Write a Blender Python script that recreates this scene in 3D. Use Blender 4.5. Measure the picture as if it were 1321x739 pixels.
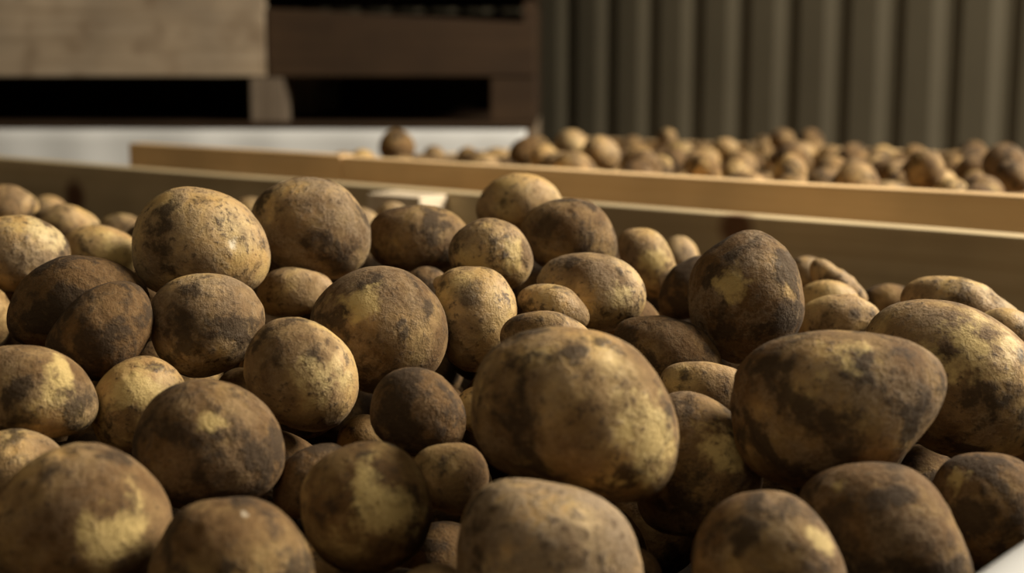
import bpy, bmesh, math, random
from mathutils import Vector, Matrix, noise

for o in list(bpy.data.objects):
    bpy.data.objects.remove(o)
scene = bpy.context.scene
COL = scene.collection

# ------------------------------------------------------------------ camera
CZ = 0.94
cam_data = bpy.data.cameras.new('camera')
cam_data.lens = 50
cam_data.sensor_width = 36
cam_data.clip_start = 0.02
cam_data.dof.use_dof = True
cam_data.dof.focus_distance = 0.80
cam_data.dof.aperture_fstop = 5.8
cam = bpy.data.objects.new('camera', cam_data)
COL.objects.link(cam)
cam.location = (0, 0, CZ)
PITCH = math.atan((739 / 2 - 85) / (1321 * 50 / 36))
cam.rotation_euler = (math.pi / 2 - PITCH, 0, 0)
scene.camera = cam

# ------------------------------------------------------------------ world, light, exposure
world = bpy.data.worlds.new('dim_shed_air')
world.use_nodes = True
world.node_tree.nodes['Background'].inputs['Color'].default_value = (1.0, 0.86, 0.66, 1)
world.node_tree.nodes['Background'].inputs['Strength'].default_value = 0.015
scene.world = world

def area(name, loc, target, sx, sy, power, col):
    l = bpy.data.lights.new(name, 'AREA')
    l.shape = 'RECTANGLE'; l.size = sx; l.size_y = sy; l.energy = power; l.color = col
    o = bpy.data.objects.new(name, l); COL.objects.link(o)
    o.location = loc
    o.rotation_euler = (Vector(target) - Vector(loc)).to_track_quat('-Z', 'Y').to_euler()
    return o
# daylight of the open shed door to the right of the crates
area('door_daylight', (2.2, 1.35, CZ + 1.4), (0.0, 0.95, CZ - 0.12), 1.0, 1.0, 188, (1.0, 0.905, 0.755))
# added fill light, high behind the camera, to brighten the board fronts
area('front_fill', (-0.6, -1.3, CZ + 2.3), (0.0, 1.2, CZ - 0.15), 1.8, 1.8, 18, (1.0, 0.86, 0.64))

scene.view_settings.view_transform = 'Standard'
scene.view_settings.look = 'None'
scene.view_settings.exposure = 0.0
scene.view_settings.gamma = 1.0
scene.view_settings.use_curve_mapping = False

# ------------------------------------------------------------------ helpers
def tag(o, label=None, cat=None, group=None, kind=None):
    if label: o['label'] = label
    if cat: o['category'] = cat
    if group: o['group'] = group
    if kind: o['kind'] = kind
    return o

def link(name, me, mat, parent=None):
    o = bpy.data.objects.new(name, me); COL.objects.link(o)
    if mat and not me.materials: me.materials.append(mat)
    if parent: o.parent = parent
    return o

def empty(name, loc=(0, 0, 0), rz=0.0):
    o = bpy.data.objects.new(name, None); COL.objects.link(o)
    o.location = loc; o.rotation_euler = (0, 0, rz); o.empty_display_size = 0.1
    return o

def box_mesh(name, x0, x1, y0, y1, z0, z1, bev=0.003, tilt=0.0, rough=0.0012, seed=0):
    """a sawn board: bevelled box whose faces wander by about a millimetre"""
    bm = bmesh.new()
    bmesh.ops.create_cube(bm, size=1.0)
    for v in bm.verts:
        v.co = Vector(((x0 + x1) / 2 + v.co.x * (x1 - x0), (y0 + y1) / 2 + v.co.y * (y1 - y0), (z0 + z1) / 2 + v.co.z * (z1 - z0)))
        if tilt and v.co.z > (z0 + z1) / 2: v.co.z += tilt * (v.co.x - x0)
    L = max(x1 - x0, y1 - y0, z1 - z0)
    ax = [x1 - x0, y1 - y0, z1 - z0].index(L)
    es = [e for e in bm.edges if abs((e.verts[0].co - e.verts[1].co)[ax]) > L * 0.6]
    bmesh.ops.subdivide_edges(bm, edges=es, cuts=max(1, min(10, int(L / 0.12))), use_grid_fill=True)
    for v in bm.verts:
        n = noise.noise_vector(v.co * 6 + Vector((seed * 3.1, seed, 0)))
        v.co += n * rough
    sharp = [e for e in bm.edges if len(e.link_faces) == 2 and e.calc_face_angle(0) > 0.9]
    if bev: bmesh.ops.bevel(bm, geom=sharp, offset=bev, segments=2, affect='EDGES', profile=0.6)
    me = bpy.data.meshes.new(name); bm.to_mesh(me); bm.free()
    return me

# ------------------------------------------------------------------ materials
def nt(name):
    m = bpy.data.materials.new(name); m.use_nodes = True
    t = m.node_tree; b = t.nodes['Principled BSDF']
    return m, t, b
def N(t, typ, **kw):
    n = t.nodes.new(typ)
    for k, v in kw.items():
        if k in n.inputs: n.inputs[k].default_value = v
        else: setattr(n, k, v)
    return n
def ramp(t, fac, stops):
    r = t.nodes.new('ShaderNodeValToRGB')
    e = r.color_ramp.elements
    while len(e) < len(stops): e.new(0.5)
    for q, (p, c) in zip(e, stops):
        q.position = p; q.color = (*c, 1) if len(c) == 3 else c
    t.links.new(fac, r.inputs['Fac'])
    return r
def mixc(t, fac, a, b, mode='MIX'):
    m = t.nodes.new('ShaderNodeMix'); m.data_type = 'RGBA'; m.blend_type = mode
    for sock, v in ((m.inputs[0], fac), (m.inputs[6], a), (m.inputs[7], b)):
        if hasattr(v, 'is_linked') or hasattr(v, 'links'): t.links.new(v, sock)
        elif isinstance(v, (int, float)): sock.default_value = v
        else: sock.default_value = (*v, 1)
    return m.outputs[2]
def math_(t, op, a, b=None, clamp=False):
    m = t.nodes.new('ShaderNodeMath'); m.operation = op; m.use_clamp = clamp
    for i, v in enumerate((a, b)):
        if v is None: continue
        if isinstance(v, (int, float)): m.inputs[i].default_value = v
        else: t.links.new(v, m.inputs[i])
    return m.outputs[0]

def wood(name, light, dark, grain=1.0, axis=0, rough=0.7, stain=None, knots=()):
    m, t, b = nt(name)
    tc = N(t, 'ShaderNodeTexCoord')
    info = N(t, 'ShaderNodeObjectInfo')
    off = N(t, 'ShaderNodeVectorMath', operation='SCALE'); t.links.new(tc.outputs['Object'], off.inputs[0]); off.inputs['Scale'].default_value = 1
    add = N(t, 'ShaderNodeVectorMath', operation='ADD'); t.links.new(off.outputs[0], add.inputs[0])
    rnd = math_(t, 'MULTIPLY', info.outputs['Random'], 37.0)
    cmb = N(t, 'ShaderNodeCombineXYZ'); t.links.new(rnd, cmb.inputs[0]); t.links.new(rnd, cmb.inputs[2])
    t.links.new(cmb.outputs[0], add.inputs[1])
    mp = N(t, 'ShaderNodeMapping'); sc = [55.0, 55.0, 55.0]; sc[axis] = 2.2
    mp.inputs['Scale'].default_value = sc
    t.links.new(add.outputs[0], mp.inputs['Vector'])
    g = N(t, 'ShaderNodeTexNoise', Scale=1.0, Detail=6.0, Roughness=0.6); t.links.new(mp.outputs[0], g.inputs['Vector'])
    w = N(t, 'ShaderNodeTexNoise', Scale=5.0, Detail=3.0); t.links.new(add.outputs[0], w.inputs['Vector'])
    r1 = ramp(t, g.outputs['Fac'], [(0.3, dark), (0.68, light)])
    col = r1.outputs['Color']
    r2 = ramp(t, w.outputs['Fac'], [(0.35, (0.72, 0.72, 0.72)), (0.65, (1.06, 1.05, 1.03))])
    col = mixc(t, 1.0, col, r2.outputs['Color'], 'MULTIPLY')
    if stain:
        s = N(t, 'ShaderNodeTexNoise', Scale=9.0, Detail=4.0); t.links.new(add.outputs[0], s.inputs['Vector'])
        rs = ramp(t, s.outputs['Fac'], [(0.5, (0, 0, 0)), (0.68, (1, 1, 1))])
        col = mixc(t, rs.outputs['Color'], col, stain)
    for (kx, ky, kz, kr, kc) in knots:
        d = N(t, 'ShaderNodeVectorMath', operation='DISTANCE'); t.links.new(tc.outputs['Object'], d.inputs[0]); d.inputs[1].default_value = (kx, ky, kz)
        wob = math_(t, 'MULTIPLY', w.outputs['Fac'], kr * 0.5)
        dd = math_(t, 'ADD', d.outputs['Value'], wob)
        rk = ramp(t, math_(t, 'DIVIDE', dd, kr * 1.6), [(0.45, (1, 1, 1)), (0.85, (0, 0, 0))])
        col = mixc(t, rk.outputs['Color'], col, kc)
    t.links.new(col, b.inputs['Base Color'])
    b.inputs['Roughness'].default_value = rough
    b.inputs['Specular IOR Level'].default_value = 0.25
    bp = N(t, 'ShaderNodeBump', Strength=0.35, Distance=0.002); t.links.new(g.outputs['Fac'], bp.inputs['Height'])
    t.links.new(bp.outputs[0], b.inputs['Normal'])
    return m

def plain(name, col, rough=0.6, var=0.15, scale=6.0, spec=0.3, metallic=0.0, bump=0.0):
    m, t, b = nt(name)
    tc = N(t, 'ShaderNodeTexCoord')
    n = N(t, 'ShaderNodeTexNoise', Scale=scale, Detail=5.0); t.links.new(tc.outputs['Object'], n.inputs['Vector'])
    r = ramp(t, n.outputs['Fac'], [(0.3, tuple(c * (1 - var) for c in col)), (0.7, tuple(min(1, c * (1 + var)) for c in col))])
    t.links.new(r.outputs['Color'], b.inputs['Base Color'])
    b.inputs['Roughness'].default_value = rough; b.inputs['Specular IOR Level'].default_value = spec; b.inputs['Metallic'].default_value = metallic
    if bump:
        bp = N(t, 'ShaderNodeBump', Strength=bump, Distance=0.004); t.links.new(n.outputs['Fac'], bp.inputs['Height']); t.links.new(bp.outputs[0], b.inputs['Normal'])
    return m

def potato_material():
    m, t, b = nt('potato_skin')
    tc = N(t, 'ShaderNodeTexCoord'); info = N(t, 'ShaderNodeObjectInfo')
    dirt = N(t, 'ShaderNodeAttribute', attribute_type='OBJECT', attribute_name='dirt').outputs['Fac']
    dust = N(t, 'ShaderNodeAttribute', attribute_type='OBJECT', attribute_name='dust').outputs['Fac']
    rnd = math_(t, 'MULTIPLY', info.outputs['Random'], 91.0)
    cmb = N(t, 'ShaderNodeCombineXYZ')
    for i in range(3): t.links.new(rnd, cmb.inputs[i])
    add = N(t, 'ShaderNodeVectorMath', operation='ADD'); t.links.new(tc.outputs['Object'], add.inputs[0]); t.links.new(cmb.outputs[0], add.inputs[1])
    V = add.outputs[0]
    def nz(scale, detail=5.0, rough=0.6, dist=0.0):
        n = N(t, 'ShaderNodeTexNoise', Scale=scale, Detail=detail, Roughness=rough, Distortion=dist); t.links.new(V, n.inputs['Vector']); return n.outputs['Fac']
    big, mid, fine, grit = nz(24, 4, 0.5, 0.15), nz(66, 6, 0.6, 0.1), nz(230, 6, 0.65), nz(750, 3, 0.6)
    # clean skin: yellow to tan, slightly reddish shoulders
    skin = ramp(t, nz(34, 3), [(0.3, (0.54, 0.37, 0.13)), (0.5, (0.44, 0.265, 0.09)), (0.72, (0.31, 0.155, 0.05))]).outputs['Color']
    skin = mixc(t, math_(t, 'MULTIPLY', fine, 0.35), skin, (0.63, 0.47, 0.22))
    # pale dry soil dust
    dustm = math_(t, 'MULTIPLY', ramp(t, math_(t, 'ADD', math_(t, 'MULTIPLY', big, 0.5), math_(t, 'MULTIPLY', mid, 0.5)), [(0.40, (0, 0, 0)), (0.60, (1, 1, 1))]).outputs['Color'], dust)
    skin = mixc(t, dustm, skin, (0.40, 0.31, 0.20))
    # earth: smooth brown film where dirt is high, dark blotches, specks
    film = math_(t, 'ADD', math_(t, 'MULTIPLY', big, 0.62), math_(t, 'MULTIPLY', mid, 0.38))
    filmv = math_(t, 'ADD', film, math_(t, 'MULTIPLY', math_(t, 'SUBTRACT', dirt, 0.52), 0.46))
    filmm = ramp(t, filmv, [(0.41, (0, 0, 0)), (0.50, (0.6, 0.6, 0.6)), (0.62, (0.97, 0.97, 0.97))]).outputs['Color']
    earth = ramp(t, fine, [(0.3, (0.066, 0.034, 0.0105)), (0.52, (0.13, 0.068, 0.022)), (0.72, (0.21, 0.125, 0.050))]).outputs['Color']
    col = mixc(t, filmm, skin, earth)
    dry = ramp(t, math_(t, 'ADD', math_(t, 'MULTIPLY', nz(31, 5, 0.6), 0.62), math_(t, 'MULTIPLY', fine, 0.38)), [(0.47, (0, 0, 0)), (0.56, (1, 1, 1))]).outputs['Color']
    dry = math_(t, 'MULTIPLY', dry, math_(t, 'MULTIPLY', dust, 0.85))
    col = mixc(t, dry, col, ramp(t, grit, [(0.35, (0.165, 0.115, 0.066)), (0.65, (0.31, 0.23, 0.145))]).outputs['Color'])
    blot = math_(t, 'ADD', math_(t, 'MULTIPLY', nz(44, 6, 0.62, 0.15), 1.0), math_(t, 'MULTIPLY', math_(t, 'SUBTRACT', dirt, 0.5), 0.16))
    blotm = ramp(t, blot, [(0.54, (0, 0, 0)), (0.62, (0.85, 0.85, 0.85))]).outputs['Color']
    col = mixc(t, blotm, col, (0.040, 0.024, 0.011))
    speck = ramp(t, math_(t, 'ADD', math_(t, 'MULTIPLY', fine, 0.75), math_(t, 'MULTIPLY', mid, 0.3)), [(0.575, (0, 0, 0)), (0.65, (0.85, 0.85, 0.85))]).outputs['Color']
    col = mixc(t, speck, col, (0.085, 0.05, 0.022))
    vo = N(t, 'ShaderNodeTexVoronoi', Scale=150.0); t.links.new(V, vo.inputs['Vector'])
    pores = ramp(t, vo.outputs['Distance'], [(0.08, (0.7, 0.7, 0.7)), (0.17, (0, 0, 0))]).outputs['Color']
    col = mixc(t, pores, col, (0.16, 0.095, 0.04))
    # one distinct mark each: a dark smear, a yellow patch (one a painted-in sheen) or a peeled white fleck
    mk = N(t, 'ShaderNodeAttribute', attribute_type='OBJECT', attribute_name='mark_at').outputs['Vector']
    msz = N(t, 'ShaderNodeAttribute', attribute_type='OBJECT', attribute_name='mark_size').outputs['Fac']
    mtn = N(t, 'ShaderNodeAttribute', attribute_type='OBJECT', attribute_name='mark_tone').outputs['Fac']
    ds = N(t, 'ShaderNodeVectorMath', operation='DISTANCE'); t.links.new(tc.outputs['Object'], ds.inputs[0]); t.links.new(mk, ds.inputs[1])
    wob = math_(t, 'MULTIPLY', math_(t, 'SUBTRACT', math_(t, 'ADD', math_(t, 'MULTIPLY', mid, 0.75), math_(t, 'MULTIPLY', fine, 0.25)), 0.5), 5.5)
    q = math_(t, 'ADD', math_(t, 'DIVIDE', ds.outputs['Value'], math_(t, 'MAXIMUM', msz, 0.00001)), wob)
    mm = ramp(t, q, [(0.3, (0.78, 0.78, 0.78)), (1.0, (0, 0, 0))]).outputs['Color']
    mm = math_(t, 'MULTIPLY', mm, math_(t, 'GREATER_THAN', msz, 0.0002))
    tone = ramp(t, mtn, [(0.0, (0.05, 0.031, 0.015)), (0.5, (0.60, 0.44, 0.17)), (1.0, (0.74, 0.66, 0.50))]).outputs['Color']
    mm = math_(t, 'MULTIPLY', mm, math_(t, 'SUBTRACT', 1.0, math_(t, 'MULTIPLY', speck, 0.6)))
    col = mixc(t, mm, col, tone)
    t.links.new(col, b.inputs['Base Color'])
    rg = ramp(t, filmm, [(0.0, (0.52, 0.52, 0.52)), (0.7, (0.88, 0.88, 0.88))]).outputs['Color']
    t.links.new(rg, b.inputs['Roughness'])
    b.inputs['Specular IOR Level'].default_value = 0.32
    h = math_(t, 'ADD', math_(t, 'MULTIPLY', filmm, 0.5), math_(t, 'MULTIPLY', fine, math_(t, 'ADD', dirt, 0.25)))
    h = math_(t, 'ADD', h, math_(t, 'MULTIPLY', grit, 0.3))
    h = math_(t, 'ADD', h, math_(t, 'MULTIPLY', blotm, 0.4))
    h = math_(t, 'ADD', h, math_(t, 'MULTIPLY', dry, math_(t, 'MULTIPLY', fine, 1.0)))
    bp = N(t, 'ShaderNodeBump', Strength=0.75, Distance=0.0013); t.links.new(h, bp.inputs['Height']); t.links.new(bp.outputs[0], b.inputs['Normal'])
    return m

M_POT = potato_material()
M_RAIL = wood('rail_pine', (0.57, 0.455, 0.275), (0.47, 0.36, 0.20), knots=[(-1.815, 1.16, 0.752, 0.030, (0.11, 0.05, 0.025)), (-0.705, 1.16, 0.789, 0.022, (0.13, 0.065, 0.03))])
M_FRESH = wood('fresh_orange_pine', (0.80, 0.57, 0.31), (0.72, 0.48, 0.235))
M_FRESH_V = wood('fresh_orange_pine_upright', (0.56, 0.35, 0.145), (0.46, 0.265, 0.10), axis=2)
M_FRESH_Y = wood('fresh_pine_end', (0.66, 0.50, 0.30), (0.56, 0.40, 0.22), axis=1)
M_POST = wood('pale_pine_upright', (0.82, 0.70, 0.52), (0.72, 0.58, 0.40), axis=2)
M_BOARD_LIT = wood('weathered_board_lit_tone', (0.45, 0.355, 0.25), (0.30, 0.225, 0.145), stain=(0.20, 0.14, 0.085))  # pale tone paints in the spill light on the left pallet boards
M_BOARD_SHADE = wood('brown_board_shade_tone', (0.055, 0.030, 0.013), (0.034, 0.018, 0.008))  # dark tone paints in the shade on the right pallet boards
M_BLOCK = wood('grey_brown_block', (0.22, 0.17, 0.12), (0.15, 0.11, 0.075), axis=2)
M_WALL = plain('olive_sheet_metal', (0.125, 0.108, 0.072), rough=0.6, var=0.12, scale=2.0, spec=0.35)
M_FLOOR = plain('concrete', (0.22, 0.20, 0.17), rough=0.9, var=0.2, scale=3.0, bump=0.3)
M_SHEET = plain('white_plastic_sheeting', (0.72, 0.72, 0.70), rough=0.45, var=0.06, scale=4.0)

# ------------------------------------------------------------------ setting
RZ = math.atan2(-0.647, 0.763)          # the crates and the shed wall share this direction
def frame_pt(x, y, z):                   # crate frame -> world
    return Matrix.Rotation(RZ, 4, 'Z') @ Vector((x, y, z))

def plane_mesh(name, x0, x1, y0, y1, z):
    me = bpy.data.meshes.new(name)
    me.from_pydata([(x0, y0, z), (x1, y0, z), (x1, y1, z), (x0, y1, z)], [], [(0, 1, 2, 3)])
    return me
fl = link('floor', plane_mesh('floor', -8, 6, -5, 3.62, 0), M_FLOOR); fl.rotation_euler.z = RZ
tag(fl, 'bare concrete shed floor', 'floor', kind='structure')

# corrugated shed wall: trapezoidal ribs
P_RIB, D_RIB, WALL_N = 0.152, 0.013, 3.5
prof = []
x = -7.0
while x < 4.0:
    prof += [(x, 0), (x + 0.020, 0), (x + 0.052, -D_RIB), (x + 0.122, -D_RIB)]
    x += P_RIB
vs, fs = [], []
for (px, py) in prof:
    vs += [(px, WALL_N + py, 0.0), (px, WALL_N + py, 3.4)]
for i in range(len(prof) - 1):
    fs.append((2 * i, 2 * i + 2, 2 * i + 3, 2 * i + 1))
me = bpy.data.meshes.new('wall_back'); me.from_pydata(vs, [], fs)
wl = link('wall_back', me, M_WALL); wl.rotation_euler.z = RZ
sm = wl.modifiers.new('thick', 'SOLIDIFY'); sm.thickness = 0.002; sm.offset = 1
tag(wl, 'olive grey corrugated metal shed wall', 'wall', kind='structure')

# ------------------------------------------------------------------ near crate
def plank(parent, mat, x0, x1, y0, y1, z0, z1, name='plank', seed=0, **kw):
    return link(name, box_mesh(name, x0, x1, y0, y1, z0, z1, seed=seed, **kw), mat, parent)

RIM = CZ - 0.14
near = empty('potato_crate', (0, 0, 0), RZ)
tag(near, 'near wooden crate with a pale-topped rail, full of large potatoes in focus', 'crate')
X0, X1, Y0, Y1 = -2.22, -0.15, 0.0, 1.16
hs = [(RIM, RIM - 0.145), (RIM - 0.157, RIM - 0.30), (RIM - 0.312, RIM - 0.455), (RIM - 0.467, RIM - 0.61)]
for i, (zt, zb) in enumerate(hs):
    plank(near, M_RAIL, X0 - 0.03, X1 + 0.03, Y1, Y1 + 0.03, zb, zt, seed=i)
    plank(near, M_RAIL, X0 - 0.03, X1 + 0.03, Y0 - 0.03, Y0, zb, zt, seed=10 + i)
    plank(near, M_FRESH_Y, X1, X1 + 0.03, Y0, Y1, zb - 0.05, zt - 0.05, seed=20 + i)
    plank(near, M_FRESH_Y, X0 - 0.03, X0, Y0, Y1, zb, zt, seed=30 + i)
plank(near, M_POST, -1.16, -1.077, Y1 - 0.045, Y1, 0.19, RIM - 0.002, name='cleat', seed=41)
for (cx, cy) in ((X0, Y0), (X0, Y1 - 0.06), (X1 - 0.06, Y0), (X1 - 0.06, Y1 - 0.06)):
    plank(near, M_POST, cx, cx + 0.06, cy, cy + 0.06, 0.10, RIM - (0.01 if cx < -1 else 0.06), name='corner_post', seed=cx + cy)
for k in range(8):
    y = Y0 + 0.01 + k * 0.143
    plank(near, M_RAIL, X0, X1, y, y + 0.13, 0.575, 0.595, name='deck_board', seed=50 + k)
for k in range(3):
    xx = X0 + 0.0 + k * (X1 - X0 - 0.1) / 2
    plank(near, M_RAIL, xx, xx + 0.1, Y0, Y1, 0.0, 0.10, name='skid', seed=60 + k)

# earth layer added under the potatoes so the gaps stay dark
M_GAP_EARTH = plain('gap_shade_earth', (0.022, 0.015, 0.009), rough=0.95, var=0.4, scale=60.0, spec=0.1, bump=0.8)  # near-black colour stands in for the shade in the gaps
vs, fs = [], []
for j in range(61):
    for i in range(105):
        X = X0 + 0.01 + (X1 - X0 - 0.02) * i / 104; Y = Y0 + 0.01 + (Y1 - Y0 - 0.02) * j / 60
        vs.append((X, Y, 0.634 + 0.018 * noise.noise(Vector((X * 9, Y * 9, 5))) + 0.006 * noise.noise(Vector((X * 40, Y * 40, 1)))))
for j in range(60):
    for i in range(104):
        a = j * 105 + i; fs.append((a, a + 1, a + 106, a + 105))
me = bpy.data.meshes.new('gap_earth'); me.from_pydata(vs, [], fs)
ea = link('gap_earth', me, M_GAP_EARTH); ea.rotation_euler.z = RZ
tag(ea, 'dark earth layer added under the near crate potatoes to keep the gaps dark', 'earth', kind='stuff')

# white sheet folded over the right end board, drooping inwards
def sheet_mesh(name, path, n0, n1, steps, amp, seed, freq=7.0):
    """path: (x, z) profile in crate frame, swept along y with slow folds"""
    pts = []
    for i in range(len(path) - 1):
        for k in range(5):
            a = Vector(path[max(i - 1, 0)]); b_ = Vector(path[i]); c = Vector(path[i + 1]); d = Vector(path[min(i + 2, len(path) - 1)])
            s = k / 5
            pts.append(0.5 * (2 * b_ + (c - a) * s + (2 * a - 5 * b_ + 4 * c - d) * s * s + (3 * b_ - a - 3 * c + d) * s ** 3))
    pts.append(Vector(path[-1]))
    vs, fs = [], []
    for j in range(steps + 1):
        y = n0 + (n1 - n0) * j / steps
        for p in pts:
            q = noise.noise_vector(Vector((p[0] * 9, y * freq, p[1] * 9 + seed))) * amp
            vs.append((p[0] + q.x, y + q.y, p[1] + q.z))
    m = len(pts)
    for j in range(steps):
        for i in range(m - 1):
            fs.append((j * m + i, j * m + i + 1, (j + 1) * m + i + 1, (j + 1) * m + i))
    me = bpy.data.meshes.new(name); me.from_pydata(vs, [], fs)
    for p in me.polygons: p.use_smooth = True
    return me
lin = link('plastic_sheet', sheet_mesh('plastic_sheet', [(-0.196, 0.69), (-0.195, 0.745), (-0.188, 0.761), (-0.165, 0.767), (-0.135, 0.762), (-0.108, 0.755), (-0.102, 0.70), (-0.104, 0.6)], 0.05, 0.9, 60, 0.004, 3), M_SHEET)
lin.rotation_euler.z = RZ
so = lin.modifiers.new('thick', 'SOLIDIFY'); so.thickness = 0.0015
tag(lin, 'white plastic sheet folded over the crate end, in the bottom right corner', 'plastic sheet')

# ------------------------------------------------------------------ second crate
RIM2 = CZ - 0.1125
sec = empty('potato_crate', (0, 0, 0), RZ)
tag(sec, 'second wooden crate behind, fresh orange boards, full of blurred potatoes', 'crate')
A0, A1, B0, B1 = -1.79, 0.45, 1.238, 2.28
JX = -1.335
for i in range(4):
    zt = RIM2 - i * 0.157; zb = zt - 0.146
    plank(sec, M_FRESH, A0, JX - 0.001, B0, B0 + 0.026, zb, zt, seed=70 + i)
    plank(sec, M_FRESH, JX + 0.001, A1, B0, B0 + 0.026, zb, zt - 0.001, seed=80 + i)
    plank(sec, M_FRESH, A0, A1, B1, B1 + 0.026, zb - 0.03, zt - 0.03, seed=90 + i)
    plank(sec, M_FRESH_Y, A0, A0 + 0.026, B0 + 0.026, B1, zb - 0.045, zt - 0.045, seed=100 + i)
    plank(sec, M_FRESH_Y, A1 - 0.026, A1, B0 + 0.026, B1, zb, zt - 0.002, seed=110 + i)
for (cx, cy) in ((A0 + 0.026, B0 + 0.026), (A0 + 0.026, B1 - 0.06), (A1 - 0.086, B0 + 0.026), (A1 - 0.086, B1 - 0.06)):
    plank(sec, M_FRESH_V, cx, cx + 0.06, cy, cy + 0.06, 0.1, RIM2 - 0.03, name='corner_post', seed=cx)
for k in range(7):
    y = B0 + 0.03 + k * 0.145
    plank(sec, M_FRESH, A0 + 0.03, A1 - 0.03, y, y + 0.135, 0.60, 0.62, name='deck_board', seed=120 + k)
for k in range(3):
    xx = A0 + k * (A1 - A0 - 0.1) / 2
    plank(sec, M_FRESH_Y, xx, xx + 0.1, B0, B1, 0.0, 0.1, name='skid', seed=130 + k)

# ------------------------------------------------------------------ stacked pallet box in the left background
BZ = CZ - 0.136                                   # underside of the upper box
pa = Vector((-1.20, 3.22, 0)); pb = Vector((0.012, 3.18, 0))   # front edge, left to right
dv = (pb - pa).normalized(); RB = math.atan2(dv.y, dv.x)
LB = (pb - pa).length
upper = empty('pallet_box', (pa.x, pa.y, BZ), RB)
tag(upper, 'old wooden pallet box on feet, upper left background, over a dark gap', 'pallet box')
lo = -0.55                                        # runs on past the left edge of the picture
def upl(mat, x0, x1, y0, y1, z0, z1, name='plank', **kw): return plank(upper, mat, x0, x1, y0, y1, z0, z1, name=name, **kw)
JB = 0.655  # boards split where painted light gives way to painted shade
upl(M_BOARD_LIT, lo, JB - 0.002, 0, 0.03, 0.113, 0.292, seed=140)
upl(M_BOARD_SHADE, JB + 0.002, LB + 0.04, 0.0, 0.03, 0.113, 0.262, tilt=-0.055, seed=141)
upl(M_BOARD_LIT, lo, JB - 0.04, 0, 0.03, 0.312, 0.47, seed=142)
upl(M_BOARD_SHADE, JB + 0.002, LB + 0.04, 0.0, 0.03, 0.29, 0.47, seed=143)
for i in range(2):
    upl(M_BOARD_SHADE, lo, LB + 0.04, 0, 0.03, 0.49 + i * 0.18, 0.655 + i * 0.18, seed=144 + i)
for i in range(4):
    upl(M_BOARD_SHADE, lo, LB + 0.04, 0.80, 0.83, 0.113 + i * 0.18, 0.28 + i * 0.18, seed=150 + i)
    upl(M_BOARD_SHADE, LB + 0.01, LB + 0.04, 0.03, 0.80, 0.113 + i * 0.18, 0.28 + i * 0.18, seed=155 + i)
    upl(M_BOARD_SHADE, lo, lo + 0.03, 0.03, 0.80, 0.113 + i * 0.18, 0.28 + i * 0.18, seed=160 + i)
for (x0, x1, mt) in ((lo, lo + 0.09, M_BLOCK), (0.615, 0.69, M_BLOCK), (LB - 0.06, LB + 0.04, M_BOARD_SHADE)):
    for y0 in (0.005, 0.37, 0.74):
        upl(mt, x0, x1, y0, y0 + 0.09, 0.012, 0.113, name='foot_block', seed=170 + x0 + y0)
for y0 in (0.0, 0.365, 0.735):
    upl(M_BOARD_SHADE, lo, LB + 0.04, y0, y0 + 0.1, -0.0, 0.012, name='runner', seed=180 + y0, bev=0.002)
upl(M_BOARD_SHADE, lo, LB + 0.04, 0.84, 0.86, 0.0, 0.118, name='gap_backing', seed=184)  # rear board added to keep the gap between the feet dark
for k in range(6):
    upl(M_BOARD_SHADE, lo, LB + 0.04, 0.03 + k * 0.128, 0.03 + k * 0.128 + 0.12, 0.118, 0.138, name='deck_board', seed=185 + k)

lower = empty('pallet_box', (pa.x, pa.y, 0), RB)
tag(lower, 'lower pallet box under the old one, its front hidden by white sheeting', 'pallet box')
for i in range(4):
    z1 = BZ - 0.002 - i * 0.17; z0 = z1 - 0.158
    plank(lower, M_BOARD_LIT, lo, LB + 0.04, 0.02, 0.05, z0, z1, seed=200 + i)
    plank(lower, M_BOARD_LIT, lo, LB + 0.04, 0.80, 0.83, z0, z1, seed=205 + i)
    plank(lower, M_BOARD_LIT, LB + 0.01, LB + 0.04, 0.05, 0.80, z0, z1, seed=210 + i)
    plank(lower, M_BOARD_LIT, lo, lo + 0.03, 0.05, 0.80, z0, z1, seed=215 + i)
for k in range(3):
    xx = lo + k * (LB + 0.04 - lo - 0.1) / 2
    plank(lower, M_BOARD_SHADE, xx, xx + 0.1, 0.02, 0.83, 0.0, 0.13, name='skid', seed=220 + k)

# white sheeting hung over the front of the lower box: vertical folds
vs, fs = [], []
nx, nz_ = 120, 24
for j in range(nz_ + 1):
    for i in range(nx + 1):
        X = lo + 0.01 + (LB + 0.01 - lo) * i / nx; Z = BZ - 0.004 - 0.60 * j / nz_
        k = 0.35 + 0.65 * j / nz_
        Y = -0.002 - 0.016 * k * (1 + math.sin(X * 31 + 2 * noise.noise(Vector((X * 3, 0, Z * 2))))) * 0.5 - 0.012 * (0.5 + 0.5 * noise.noise(Vector((X * 9, Z * 6, 2))))
        vs.append((X, Y, Z + 0.004 * noise.noise(Vector((X * 6, 1, 0))) * (j > 0)))
for j in range(nz_):
    for i in range(nx):
        a = j * (nx + 1) + i
        fs.append((a, a + nx + 1, a + nx + 2, a + 1))
me = bpy.data.meshes.new('hanging_sheet'); me.from_pydata(vs, [], fs)
for p in me.polygons: p.use_smooth = True
hs_ = link('hanging_sheet', me, M_SHEET); hs_.location = (pa.x, pa.y, 0); hs_.rotation_euler.z = RB
so = hs_.modifiers.new('thick', 'SOLIDIFY'); so.thickness = 0.001
tag(hs_, 'bluish white plastic sheeting hanging in the left background beneath the dark gap', 'plastic sheet')

# ------------------------------------------------------------------ potatoes
def ico(sub):
    bm = bmesh.new(); bmesh.ops.create_icosphere(bm, subdivisions=sub, radius=1.0)
    vs = [v.co.copy() for v in bm.verts]; fs = [[v.index for v in f.verts] for f in bm.faces]; bm.free()
    return vs, fs
ICO5, ICO4, ICO3 = ico(5), ico(4), ico(3)

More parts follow.
